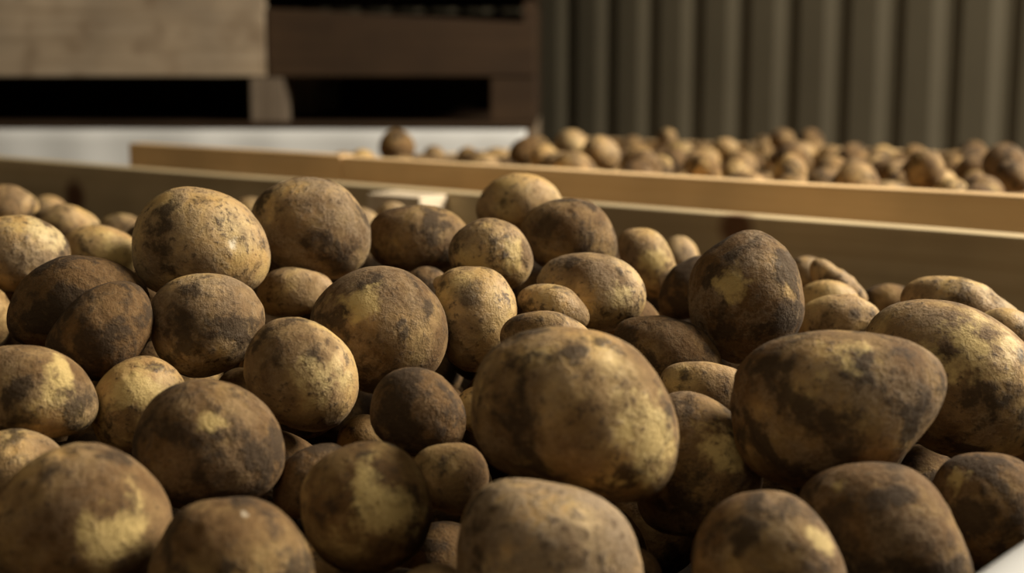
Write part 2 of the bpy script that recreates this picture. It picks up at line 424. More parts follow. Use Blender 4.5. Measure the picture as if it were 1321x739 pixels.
def potato_mesh(name, coef, rc, seed, src=ICO5, lump=0.022, eyes=7):
    """smooth tuber: outline radius varies round its long section (coef, metres), depth radius rc; lumps and eye dimples"""
    vs, fs = src
    rng = random.Random(seed)
    ed = []
    for _ in range(eyes):
        e = Vector((rng.gauss(0, 1), rng.gauss(0, 1), rng.gauss(0, 1))).normalized()
        ed.append((e, rng.uniform(0.07, 0.14), rng.uniform(0.012, 0.032)))
    R = coef[0]
    off = Vector((seed * 7.3, seed * 1.7, 0))
    out = []
    nh = (len(coef) - 1) // 2
    for v in vs:
        g = math.atan2(v.z, v.x)
        r = coef[0]
        s = math.hypot(v.x, v.z)
        for m in range(1, nh + 1):
            k = s ** min(m, 2)
            r += k * (coef[2 * m - 1] * math.cos(m * g) + coef[2 * m] * math.sin(m * g))
        p = Vector((v.x * r, v.y * rc, v.z * r))
        f = 1.0 + lump * noise.noise(v * 1.7 + off) * (0.35 + 0.65 * abs(v.y)) + 0.006 * noise.noise(v * 6 + off) + 0.0025 * noise.noise(v * 17 + off)
        for (e, w, dep) in ed:
            q = (v - e).length
            if q < w * 3: f -= dep * math.exp(-(q / w) ** 2) - dep * 0.45 * math.exp(-((q - 1.7 * w) / (0.6 * w)) ** 2)
        out.append(p * f)
    me = bpy.data.meshes.new(name); me.from_pydata(out, [], fs)
    for p in me.polygons: p.use_smooth = True
    return me

# (number, place, tilt, turn, depth radius mm, outline coefficients mm, dirt, dust, label, mark: place mm, size mm, tone)
POTATOES = [
(1, [-0.1902, 0.8637, 0.8324], -0.121, 0.217, 34.5, [38.4, -0.8, -1.2, 3.5, -1.7, 0.3, -1.5, -0.7, 0.0, 0.1, -0.3, -0.3, -0.1, -0.0, 0.2], 0.36, 0.55, 'big round pale potato with scabby flecks, on top of the heap at left', (19.3, -30.4, -0.2, 4.3, 1)),
(2, [-0.1349, 0.949, 0.832], -0.112, 0.141, 34.0, [37.6, -0.0, -0.8, 2.2, -1.7, 0.2, -0.5, -0.7, -0.9, -0.0, 0.4, -0.0, -0.1, 0.1, 0.1], 0.5, 0.75, 'big round potato with brown smudges, on the crest beside the scabby pale one', (19.2, -19.8, -26.0, 12.5, 0)),
(3, [-0.1723, 0.7918, 0.795], -0.177, 0.214, 28.4, [30.9, -1.0, 0.9, 1.4, 0.6, 0.8, 0.8, -0.2, -0.1, 0.2, 0.1, 0.0, -0.0, 0.1, 0.0], 0.47, 0.65, 'round potato with black smudges on its left, just below the big scabby round one', (-12.9, -26.0, 3.3, 11.4, 0)),
(4, [-0.2558, 0.8288, 0.803], -0.157, 0.299, 29.5, [33.0, -0.4, -1.3, 6.9, 1.4, 0.7, -2.1, 0.4, 0.7, 0.4, -0.6, -0.4, -0.0, 0.2, 0.1], 0.97, 0.05, 'larger of the two dark muddy potatoes at left, lying behind the other', None),
(5, [-0.2253, 0.7627, 0.7968], -0.178, 0.287, 25.8, [26.6, 2.0, -0.3, 0.8, 3.5, -1.3, 0.1, 0.0, 0.7, -0.0, -0.7, -0.1, 0.1, 0.2, -0.1], 0.95, 0.05, 'smaller of the two dark muddy potatoes at left, leaning in front of the larger', None),
(6, [-0.3295, 0.9421, 0.8161], -0.123, 0.336, 26.5, [29.2, 0.1, -0.3, 3.5, -0.5, -0.0, -0.5, 0.2, 0.2, 0.1, -0.2, 0.1, 0.2, -0.1, -0.0], 0.35, 0.6, 'pale dusty potato cut off by the left edge, behind the two dark muddy ones', (18.6, -15.5, 14.0, 13.5, 0.6)),
(7, [-0.3031, 1.0416, 0.8051], -0.124, 0.283, 20.8, [23.2, -0.1, -0.4, 4.5, -2.1, -0.1, -0.5, 0.2, -0.7, -0.1, 0.1, -0.2, -0.0, 0.0, 0.1], 0.28, 0.3, 'smooth yellow potato tucked left of the big scabby round one', (9.8, -19.5, -2.6, 16.0, 0.5)),
(8, [-0.3764, 1.194, 0.809], -0.104, 0.305, 19.0, [20.5, -0.1, -0.4, 5.3, -1.5, -0.0, -0.4, 1.3, -0.8, -0.1, -0.1, 0.3, -0.3, 0.0, 0.0], 0.45, 0.5, 'blurred tan potato right behind the smooth yellow one near the left edge', None),
(9, [-0.4616, 1.2961, 0.8147], -0.091, 0.342, 20.2, [22.1, -0.2, -1.0, 4.3, 0.2, 0.3, -1.4, 0.7, 0.1, 0.1, -0.4, 0.2, -0.0, -0.0, -0.0], 0.4, 0.5, 'highest blurred tan potato at the left edge, before the crate board', None),
(10, [-0.5285, 1.6141, 0.7768], -0.096, 0.316, 17.6, [19.2, -0.0, 0.0, 1.7, 0.0, -0.0, 0.0, 0.2, 0.0, -0.0, 0.0, -0.0, -0.0, -0.0, 0.0], 0.4, 0.5, 'small blurred potato below the dark knot of the crate board at far left', None),
(11, [-0.4123, 1.4917, 0.7708], -0.109, 0.27, 16.7, [18.6, 0.1, -0.2, 3.8, -0.3, -0.1, -0.2, 0.4, -0.0, 0.0, 0.0, 0.1, 0.0, -0.0, -0.0], 0.4, 0.4, 'small blurred potato with a pale spot by the board, left of the scabby one', None),
(12, [-0.3038, 1.1916, 0.7933], -0.119, 0.25, 18.7, [20.6, -0.0, 0.0, 2.5, 0.0, -0.0, 0.0, 0.3, 0.0, -0.0, 0.0, 0.0, -0.0, -0.0, 0.0], 0.75, 0.1, 'brown potato almost hidden behind the left flank of the scabby round one', None),
(13, [-0.286, 1.5443, 0.7839], -0.099, 0.183, 15.8, [17.5, -0.0, 0.0, 2.5, 0.0, -0.0, 0.0, 0.2, 0.0, -0.0, 0.0, -0.0, -0.0, -0.0, 0.0], 0.5, 0.4, 'little blurred potato peeking out between the two big round crest potatoes', None),
(14, [-0.0668, 1.0132, 0.8177], -0.12, 0.066, 26.6, [30.1, -0.4, -0.2, 6.4, -0.2, -0.0, -0.1, 0.5, -0.2, 0.3, 0.0, -0.2, -0.0, 0.1, -0.0], 0.72, 0.35, 'wide rough brown potato right of the smudged crest potato, below the pale-sided cleat', (2.6, -13.7, -20.8, 16.7, 0)),
(15, [-0.0138, 0.9124, 0.8199], -0.131, 0.015, 23.0, [25.1, 0.5, -0.4, 2.1, -1.4, -0.6, -0.6, 0.0, -0.1, -0.2, -0.0, 0.0, 0.0, 0.1, -0.1], 0.45, 0.55, 'rounded flecked potato lying between the wide brown one and the stacked pair', (16.1, -18.4, 1.2, 11.0, 0.52)),
(16, [0.0055, 1.0971, 0.8364], -0.094, -0.005, 24.3, [26.9, -0.0, -0.9, 5.7, 1.0, 0.4, -1.5, 0.5, 0.3, 0.1, -0.5, -0.1, 0.1, 0.1, -0.1], 0.3, 0.3, 'topmost yellow potato with a dark eye, standing against the light wooden rail', (-11.8, -22.7, -1.2, 7.8, 0)),
(17, [0.0403, 0.9937, 0.8221], -0.118, -0.041, 26.9, [30.0, 0.1, -0.5, 3.7, -1.3, -0.4, -0.7, -0.3, -0.8, -0.2, -0.1, -0.2, -0.2, -0.1, 0.1], 0.62, 0.55, 'half brown, half tan potato stacked on top of the striated dusty one', (-18.8, -21.4, 7.6, 15.3, 0)),
(18, [0.05, 0.8888, 0.7983], -0.158, -0.056, 26.6, [29.2, 0.6, 0.8, 4.6, -2.0, -0.2, 0.7, 0.5, -0.5, -0.0, 0.0, -0.1, -0.1, -0.0, 0.0], 0.38, 0.6, 'dusty potato with fine striations, under the half brown and half tan one', (23.3, -19.6, -0.3, 10.8, 0.55)),
(19, [-0.0214, 0.8368, 0.7905], -0.177, 0.026, 25.2, [28.0, -0.9, 1.6, -3.8, -0.2, 1.0, 0.9, -0.1, -0.0, -0.0, -0.5, 0.1, 0.3, -0.2, 0.1], 0.34, 0.3, 'upright yellow potato with a small knob and a dark smear, centre of the heap', (-3.4, -23.2, 12.3, 10.2, 0)),
(20, [-0.0766, 0.8067, 0.7896], -0.184, 0.095, 35.2, [38.0, 0.6, 0.0, 1.2, -0.9, -0.2, 0.1, 0.2, -0.5, -0.1, 0.2, -0.1, -0.1, 0.0, 0.2], 0.62, 0.45, 'large smooth tan potato with a yellow patch, left of the knobbed upright one', (-12.1, -29.2, 16.8, 13.4, 0.5)),
(21, [-0.1412, 0.9142, 0.7947], -0.156, 0.153, 17.7, [20.0, -0.7, -0.3, 4.5, 0.4, 0.5, -0.3, 0.3, 0.4, 0.3, -0.0, -0.2, 0.1, 0.1, 0.1], 0.28, 0.35, 'small yellow-grey potato wedged between the scabby and the smudged round ones', None),
(22, [-0.1125, 0.7438, 0.7772], -0.213, 0.15, 28.3, [30.3, -0.0, -0.1, -0.1, -2.4, 0.0, -0.2, -0.2, 0.3, 0.0, 0.1, -0.0, 0.0, -0.1, 0.0], 0.42, 0.4, 'yellow potato with a smooth glossy right side, below the small yellow-grey one', (12.9, -25.3, -6.3, 14.9, 0.55)),  # pale mark paints in the glossy sheen
(23, [-0.1461, 0.6657, 0.7593], -0.259, 0.216, 31.1, [34.1, -0.3, -0.6, 2.0, -0.8, 0.3, -0.7, -0.2, -0.1, -0.1, -0.2, -0.1, 0.0, -0.1, -0.0], 0.84, 0.3, 'large brown earthy potato at lower left, in front of the slim yellow one', (2.1, -29.1, 11.0, 6.0, 0.5)),
(24, [-0.1985, 0.7388, 0.7621], -0.228, 0.263, 23.4, [25.0, -0.6, 0.1, -0.4, 2.0, 0.3, 0.1, -0.0, 0.1, 0.2, 0.1, -0.1, -0.0, -0.0, 0.1], 0.35, 0.1, 'slim upright yellow potato with dark spots, behind the large brown earthy one', (0.2, -22.6, 6.7, 14.9, 0.5)),
(25, [-0.2452, 0.7082, 0.7757], -0.216, 0.333, 25.5, [28.4, -0.7, -1.0, 4.0, -2.0, 0.2, -1.1, -0.3, -0.4, -0.1, -0.4, -0.2, 0.1, -0.1, -0.0], 0.56, 0.35, 'potato with a pale right half at the left edge, below the dark muddy pair', (12.7, -22.0, 5.5, 14.2, 0.5)),
(26, [-0.2442, 0.675, 0.742], -0.269, 0.347, 22.0, [24.0, 0.0, 0.0, 1.7, 0.0, -0.0, 0.0, 0.1, 0.0, -0.0, 0.0, -0.0, -0.0, 0.0, 0.0], 0.5, 0.4, 'greyish potato at the left edge, half behind the biggest lower-left one', None),
(27, [-0.1877, 0.5969, 0.743], -0.305, 0.305, 33.6, [36.6, -0.4, -0.9, 1.9, 0.5, 0.3, -0.9, 0.0, -0.1, 0.2, 0.1, -0.1, -0.1, -0.0, 0.1], 0.58, 0.35, 'biggest potato in the lower left corner, round and tan', (13.5, -31.1, -5.1, 16.2, 0.5)),
(28, [-0.118, 0.5749, 0.7319], -0.341, 0.203, 28.5, [31.7, -0.2, -0.7, 2.7, -0.5, 0.1, -1.2, -0.4, 0.0, 0.1, -0.6, -0.0, 0.1, -0.1, -0.0], 0.7, 0.2, 'potato with a small white fleck, cut off by the bottom edge at left', (5.1, -19.9, 19.9, 2.9, 1)),
(29, [-0.0665, 0.6268, 0.7406], -0.306, 0.106, 28.0, [30.4, 0.1, -0.0, -0.2, -0.2, -0.2, 0.1, -0.2, -0.4, 0.1, 0.0, 0.0, -0.0, -0.0, 0.0], 0.66, 0.0, 'mottled potato with yellow patches and dark blotches, bottom centre left', (6.1, -27.4, 1.6, 17.0, 0.5)),
(30, [-0.0994, 0.6813, 0.7368], -0.287, 0.145, 17.2, [18.6, 0.4, -0.1, 0.5, 2.5, -0.3, -0.0, -0.7, 0.0, -0.0, -0.1, -0.1, -0.2, 0.1, -0.0], 0.82, 0.1, 'brown potato behind the left shoulder of the mottled yellow-patched one', None),
(31, [-0.0484, 0.7115, 0.7646], -0.241, 0.068, 22.0, [23.9, 0.0, -0.6, 0.8, -1.5, -0.1, -0.6, -0.2, 0.0, -0.1, -0.1, -0.0, 0.2, 0.1, 0.0], 0.9, 0.2, 'dull round brown potato below the large smooth tan one, mid heap', None),
(32, [-0.0851, 0.7966, 0.7258], -0.261, 0.106, 15.0, [15.9, 0.0, 0.0, -0.0, -0.0, 0.0, -0.0, 0.1, 0.0, 0.0, 0.0, -0.0, 0.0, 0.0, 0.0], 0.5, 0.0, 'shaded bit of potato between the glossy-sided and the dull round brown one', None),
(33, [-0.0306, 0.6772, 0.739], -0.288, 0.045, 17.1, [18.6, 0.9, 0.8, 0.7, -1.0, -0.6, 0.5, -0.4, -0.1, 0.1, 0.1, 0.1, -0.0, -0.0, 0.0], 0.7, 0.05, 'shaded yellow-brown potato between the mottled one and the large grey-tan one', None),
(34, [0.0292, 0.6431, 0.7801], -0.244, -0.045, 40.4, [43.8, 0.3, 1.2, 5.2, -4.2, -1.3, -1.9, -1.5, -0.1, -0.0, 0.1, -0.0, 0.3, 0.3, -0.1], 0.58, 0.35, 'largest, most prominent potato in the centre foreground, mottled with a pale right end', (33.5, -29.1, -9.0, 21.6, 0.52)),
(35, [0.016, 0.5752, 0.7335], -0.345, -0.028, 33.8, [37.4, -0.6, -0.3, 2.6, -2.6, 0.5, 0.1, -1.0, -0.1, -0.0, -0.4, -0.1, 0.2, -0.1, -0.1], 0.42, 0.85, 'large smooth grey-tan potato at the bottom centre, under the most prominent one', None),
(36, [0.0964, 0.7078, 0.7383], -0.275, -0.135, 31.5, [34.4, -2.2, -1.5, -2.4, -0.2, 2.4, -1.2, -0.6, 0.1, -0.1, -0.0, 0.1, -0.3, -0.2, 0.1], 0.75, 0.45, 'tan-brown potato standing right behind the largest centre foreground one', (10.9, -27.7, 9.1, 15.9, 0.5)),
(37, [0.0929, 0.8351, 0.7711], -0.198, -0.111, 23.8, [25.1, 1.3, 0.8, 5.0, -4.5, -0.1, 0.3, -0.1, -1.7, -0.1, 0.2, -0.5, -0.5, 0.1, 0.1], 0.74, 0.3, 'rough brown potato just behind the upper right of the largest foreground one', None),
(38, [0.1083, 0.7816, 0.7598], -0.225, -0.138, 18.0, [19.9, 0.4, 0.8, 4.5, -1.3, -0.1, 0.9, 0.4, -0.2, 0.1, 0.5, -0.1, 0.0, 0.0, 0.1], 0.5, 0.3, 'low potato sliver between the rough brown one and the large oblong one', None),
(39, [0.1427, 0.8576, 0.8004], -0.159, -0.165, 34.9, [37.9, 0.2, -0.6, -2.8, 0.0, -0.4, -0.2, 0.3, -0.6, 0.2, 0.1, -0.3, 0.0, -0.1, -0.2], 0.78, 0.8, 'upright mud-crusted potato standing tall at right, before the crate board', (-7.9, -33.1, 8.6, 11.4, 0.5)),
(40, [0.1237, 0.9881, 0.7861], -0.153, -0.125, 19.9, [21.0, 0.5, -1.2, -1.0, 3.0, -0.0, -0.4, -0.6, -0.5, 0.3, 0.0, 0.2, 0.1, -0.1, 0.2], 0.95, 0.0, 'reddish brown potato hidden behind the left side of the upright mud-crusted one', None),
(41, [0.1014, 1.0601, 0.7934], -0.137, -0.095, 22.0, [23.3, 0.7, 1.2, -2.5, -4.0, -0.1, 0.2, -0.5, 0.4, 0.5, -0.2, 0.1, 0.2, -0.2, -0.2], 0.4, 0.4, 'oval tan potato leaning right of the stacked pair, before the board', (6.2, -20.8, 2.6, 14.0, 0.5)),
(42, [0.1468, 1.2389, 0.7724], -0.134, -0.118, 17.4, [18.8, 0.0, 0.0, -1.3, -0.0, 0.0, -0.0, 0.2, -0.0, 0.0, -0.0, -0.0, 0.0, 0.0, 0.0], 0.35, 0.6, 'small blurred pale potato right behind the oval leaning one', None),
(43, [0.1576, 0.6724, 0.7754], -0.234, -0.23, 39.7, [43.9, -2.8, 2.4, 6.4, 4.0, 0.7, 1.7, -1.0, 0.7, -0.0, 0.9, -0.5, 0.1, 0.1, 0.2], 0.7, 0.5, 'large oblong potato with a pale right end and dark underside, right foreground', (3.9, -31.3, 23.7, 12.8, 0.5)),
(44, [0.2465, 0.7728, 0.7679], -0.209, -0.309, 43.1, [46.3, -0.1, -0.0, 2.9, -6.4, 0.6, 0.6, -0.8, -0.8, 0.3, 0.3, -0.2, 0.3, 0.2, -0.0], 0.55, 0.5, 'large dusty speckled potato cut off by the right edge, behind the oblong one', (9.5, -37.6, 17.0, 22.4, 0.52)),
(45, [0.2948, 0.9178, 0.7827], -0.162, -0.311, 25.9, [27.1, -0.5, -0.2, 8.4, -4.9, -0.5, -1.0, 1.4, -2.5, -0.3, -0.6, -0.0, -0.9, -0.2, -0.2], 0.35, 0.55, 'long pale yellow potato behind the large speckled one at the right edge', None),
(46, [0.3079, 0.8741, 0.7758], -0.175, -0.339, 15.4, [16.9, -0.0, 0.0, 2.1, 0.0, -0.0, 0.0, 0.2, 0.0, -0.0, 0.0, 0.0, -0.0, -0.0, 0.0], 0.35, 0.4, 'small yellow potato squeezed behind the speckled one at the right edge', None),
(47, [0.2138, 0.9155, 0.7748], -0.174, -0.229, 19.6, [21.5, -1.0, 0.4, 4.0, 1.5, 0.1, 0.4, 0.5, 0.4, 0.2, 0.3, 0.2, 0.2, 0.1, 0.2], 0.35, 0.3, 'yellowish potato with a pointed right end, beside the upright mud-crusted one', (10.5, -16.8, 6.5, 4.6, 0)),
(48, [0.2414, 1.0379, 0.7811], -0.148, -0.229, 18.4, [17.3, -2.1, -2.7, 1.5, -5.4, -0.0, 0.4, -1.5, -0.9, -0.0, -0.4, -0.4, 0.5, -0.4, -0.0], 0.4, 0.6, 'slanted dusty potato behind the one with the pointed end', None),
(49, [0.2482, 1.1876, 0.7674], -0.141, -0.206, 14.2, [15.6, -0.0, 0.0, 1.3, -0.0, -0.0, 0.0, 0.0, 0.0, -0.0, 0.0, 0.0, -0.0, -0.0, 0.0], 0.4, 0.6, 'small blurred potato touching the right side of the upright mud-crusted one', None),
(50, [0.2265, 1.0064, 0.7735], -0.16, -0.221, 16.3, [18.0, -0.0, 0.0, 3.5, 0.0, -0.0, 0.0, 0.6, 0.0, -0.0, 0.0, 0.1, -0.0, -0.0, 0.0], 0.3, 0.2, 'yellow potato sliver right above the one with the pointed end', None),
(51, [0.297, 1.1045, 0.7536], -0.162, -0.263, 18.3, [20.2, 0.0, 0.0, 3.5, 0.0, 0.0, 0.0, 0.5, 0.0, 0.0, 0.0, 0.0, -0.0, 0.0, -0.0], 0.7, 0.1, 'low orange-brown blurred potato by the board between pointed and speckled ones', None),
(52, [0.1102, 0.585, 0.7316], -0.337, -0.186, 28.2, [30.9, -0.7, -1.4, 1.9, -1.0, 0.0, -1.7, -0.4, -0.5, -0.0, -0.3, -0.2, -0.0, -0.1, 0.1], 0.72, 0.45, 'potato with a bright right rim, bottom right, beside the dark gap', (22.0, -15.9, 8.1, 8.0, 0.55)),
(53, [0.1678, 0.6152, 0.7304], -0.318, -0.266, 32.9, [35.3, -0.3, -0.1, 1.8, -4.5, -0.9, -0.6, -0.8, -1.6, -0.1, -0.1, -0.5, 0.0, 0.0, 0.2], 0.8, 0.45, 'large brown potato with a curved dark crack, bottom right, under the oblong one', (-21.4, -22.2, 20.2, 5.6, 0.45)),
(54, [0.2321, 0.6651, 0.7259], -0.295, -0.336, 26.5, [28.7, 0.1, 1.1, -0.4, -0.8, 0.3, 1.0, -0.3, -0.2, 0.0, -0.1, -0.1, 0.1, -0.1, 0.0], 0.9, 0.2, 'dark shaded potato in the lower right corner by the white sheet', (-16.1, -18.8, 15.4, 6.8, 0.45)),
(56, [-0.0345, 0.6016, 0.7082], -0.367, 0.057, 14.1, [15.4, -0.0, -0.0, 1.5, 0.0, -0.0, 0.0, 0.1, 0.0, -0.0, 0.0, 0.0, -0.0, -0.0, 0.0], 0.4, 0.2, 'sliver of potato at the bottom edge left of the large grey-tan one', None),
(57, [0.0553, 0.6408, 0.7], -0.357, -0.086, 15.2, [16.4, -0.0, -0.0, -0.4, -0.0, -0.0, -0.0, -0.0, -0.0, -0.0, -0.0, 0.0, 0.0, -0.0, -0.0], 0.95, 0.1, 'dark sliver of potato at the bottom edge right of the large grey-tan one', None),
(58, [0.025, 0.8479, 0.7955], -0.169, -0.029, 16.0, [17.0, 0.3, 0.5, 3.6, -2.8, -0.4, -0.3, -0.0, -1.0, -0.2, -0.1, -0.1, -0.2, -0.0, 0.0], 0.45, 0.4, 'small oval potato right of the upright knobbed one, mid heap', None),
(59, [0.0193, 0.7861, 0.7888], -0.19, -0.025, 17.8, [19.7, -0.7, -0.3, 5.2, -0.3, 0.2, -0.4, 0.9, -0.4, 0.2, -0.0, 0.2, -0.1, 0.1, -0.0], 0.5, 0.35, 'potato peeking over the top of the largest foreground one', None),
(60, [-0.0578, 0.9481, 0.7895], -0.157, 0.061, 15.7, [16.9, 0.0, 0.0, -0.2, 0.0, 0.0, -0.0, -0.0, 0.0, 0.0, 0.0, -0.0, 0.0, 0.0, -0.0], 0.6, 0.3, 'brownish bit of potato between the large smooth tan and the knobbed upright one', None),
(61, [-0.1558, 0.801, 0.7541], -0.224, 0.192, 13.6, [14.7, -0.0, 0.0, 0.4, 0.0, -0.0, 0.0, -0.0, 0.0, -0.0, 0.0, 0.0, -0.0, -0.0, -0.0], 0.6, 0.1, 'small bit of potato left of the glossy-sided yellow one, above the earthy one', None),
(62, [-0.3432, 0.9062, 0.7799], -0.164, 0.362, 18.7, [20.4, -0.0, -0.0, -1.5, 0.0, -0.0, -0.0, 0.1, -0.0, -0.0, -0.0, 0.0, 0.0, -0.0, -0.0], 0.6, 0.1, 'edge of a shaded potato at the left border beside the dark muddy pair', None),
(63, [-0.0192, 0.7702, 0.7515], -0.24, 0.025, 12.0, [12.8, 0.0, -0.0, -0.0, 0.0, 0.0, 0.0, 0.1, -0.0, 0.0, -0.0, -0.0, 0.0, 0.0, 0.0], 0.4, 0.1, 'yellow bit of potato in the gap left of the largest foreground one', None),
(64, [-0.1263, 1.4939, 0.7849], -0.103, 0.084, 13.7, [14.9, -0.0, -0.0, 1.2, -0.0, -0.0, 0.0, 0.1, 0.0, -0.0, 0.0, 0.0, -0.0, -0.0, 0.0], 0.3, 0.7, 'little pale blurred potato left of the pale-sided cleat', None),
(65, [-0.1537, 1.4427, 0.7815], -0.109, 0.106, 15.2, [16.6, -0.0, 0.0, 0.8, 0.0, -0.0, 0.0, -0.0, 0.0, -0.0, 0.0, -0.1, -0.0, -0.0, 0.0], 0.4, 0.6, 'small pale potato touching the right flank of the smudged crest potato', None)]
for (pid, loc, el, az, rc, co, dirt, dust, label, mark) in POTATOES:
    me = potato_mesh('potato', [c / 1000 for c in co], rc / 1000, pid)
    o = link('potato', me, M_POT)
    o.location = loc; o.rotation_euler = (el, 0, az)
    o['dirt'] = dirt; o['dust'] = dust
    if mark: o['mark_at'] = [m_ / 1000 for m_ in mark[:3]]; o['mark_size'] = mark[3] / 1000; o['mark_tone'] = mark[4]
    tag(o, label, 'potato', 'large potatoes in the near crate')
    if pid == 19:                                  # the little knob on its upper left shoulder
        kn = link('knob', potato_mesh('knob', [0.0058, 0, 0, 0.0006, 0], 0.0056, 191, ICO3, eyes=0), M_POT, o)
        kn.location = (-0.0195, 0.002, 0.0215); kn['dirt'] = 0.3; kn['dust'] = 0.5

rng = random.Random(11)
def blob_coef(r, rng):
    e = rng.uniform(0.0, 0.16); a = rng.uniform(0, math.pi)
    return [r * 0.93, 0, 0, r * e * math.cos(2 * a) * 0.6, r * e * math.sin(2 * a) * 0.6, r * rng.uniform(-.03, .03), r * rng.uniform(-.03, .03)]
variants = [potato_mesh('potato', blob_coef(0.03, rng), 0.03 * rng.uniform(0.84, 0.97), 300 + i, ICO4, eyes=6) for i in range(8)]
for me in variants: me.materials.append(M_POT)
def rot(rng): return (rng.uniform(0, 6.28), rng.uniform(0, 6.28), rng.uniform(0, 6.28))
# lower potatoes that show only through the gaps; first one added to darken a gap
GAP = [(83,800,672,31.0),(-306,890,736,31.6),(20,1034,772,33.7),(-189,699,712,33.0),(142,938,736,33.5),(-278,997,760,34.1),(-53,633,676,32.5),(150,1281,736,34.4),(-117,918,712,34.7),(39,710,688,33.2),(-42,746,712,33.9),(-1,863,724,36.2),(-337,1006,724,36.7),(-245,829,700,31.4),(-131,751,712,35.9),(-204,839,748,32.7),(-139,1032,760,32.5),(143,746,688,35.0),(255,861,676,31.5),(300,810,724,31.3),(209,827,724,31.6),(-121,1117,784,34.5),(-95,689,676,34.8),(-169,946,748,33.2),(-234,927,760,31.7),(14,815,676,32.4),(-62,947,736,31.9),(-137,854,748,33.9),(-359,1004,796,27.5),(-243,751,712,27.4),(-35,690,688,26.8),(-18,915,760,27.5),(-21,986,784,27.2),(77,950,760,27.6),(-119,944,772,22.8),(242,696,676,23.0),(-47,822,736,23.9),(199,723,712,23.1),(-118,798,748,22.1),(-263,855,748,23.1),(-284,1133,772,24.2)]
for i, (x, y, z, r) in enumerate(GAP):
    o = link('potato', variants[i % 8], None)
    o.location = (x / 1000, y / 1000, z / 1000); o.rotation_euler = rot(rng); o.scale = (r / 30,) * 3
    o['dirt'] = rng.uniform(0.7, 0.95); o['dust'] = rng.uniform(0, 0.2)  # dirt set high to stand in for shade in the gaps
    tag(o, 'potato showing only as a shaded scrap in a gap of the near heap', 'potato', 'shaded potatoes in the gaps of the near heap')
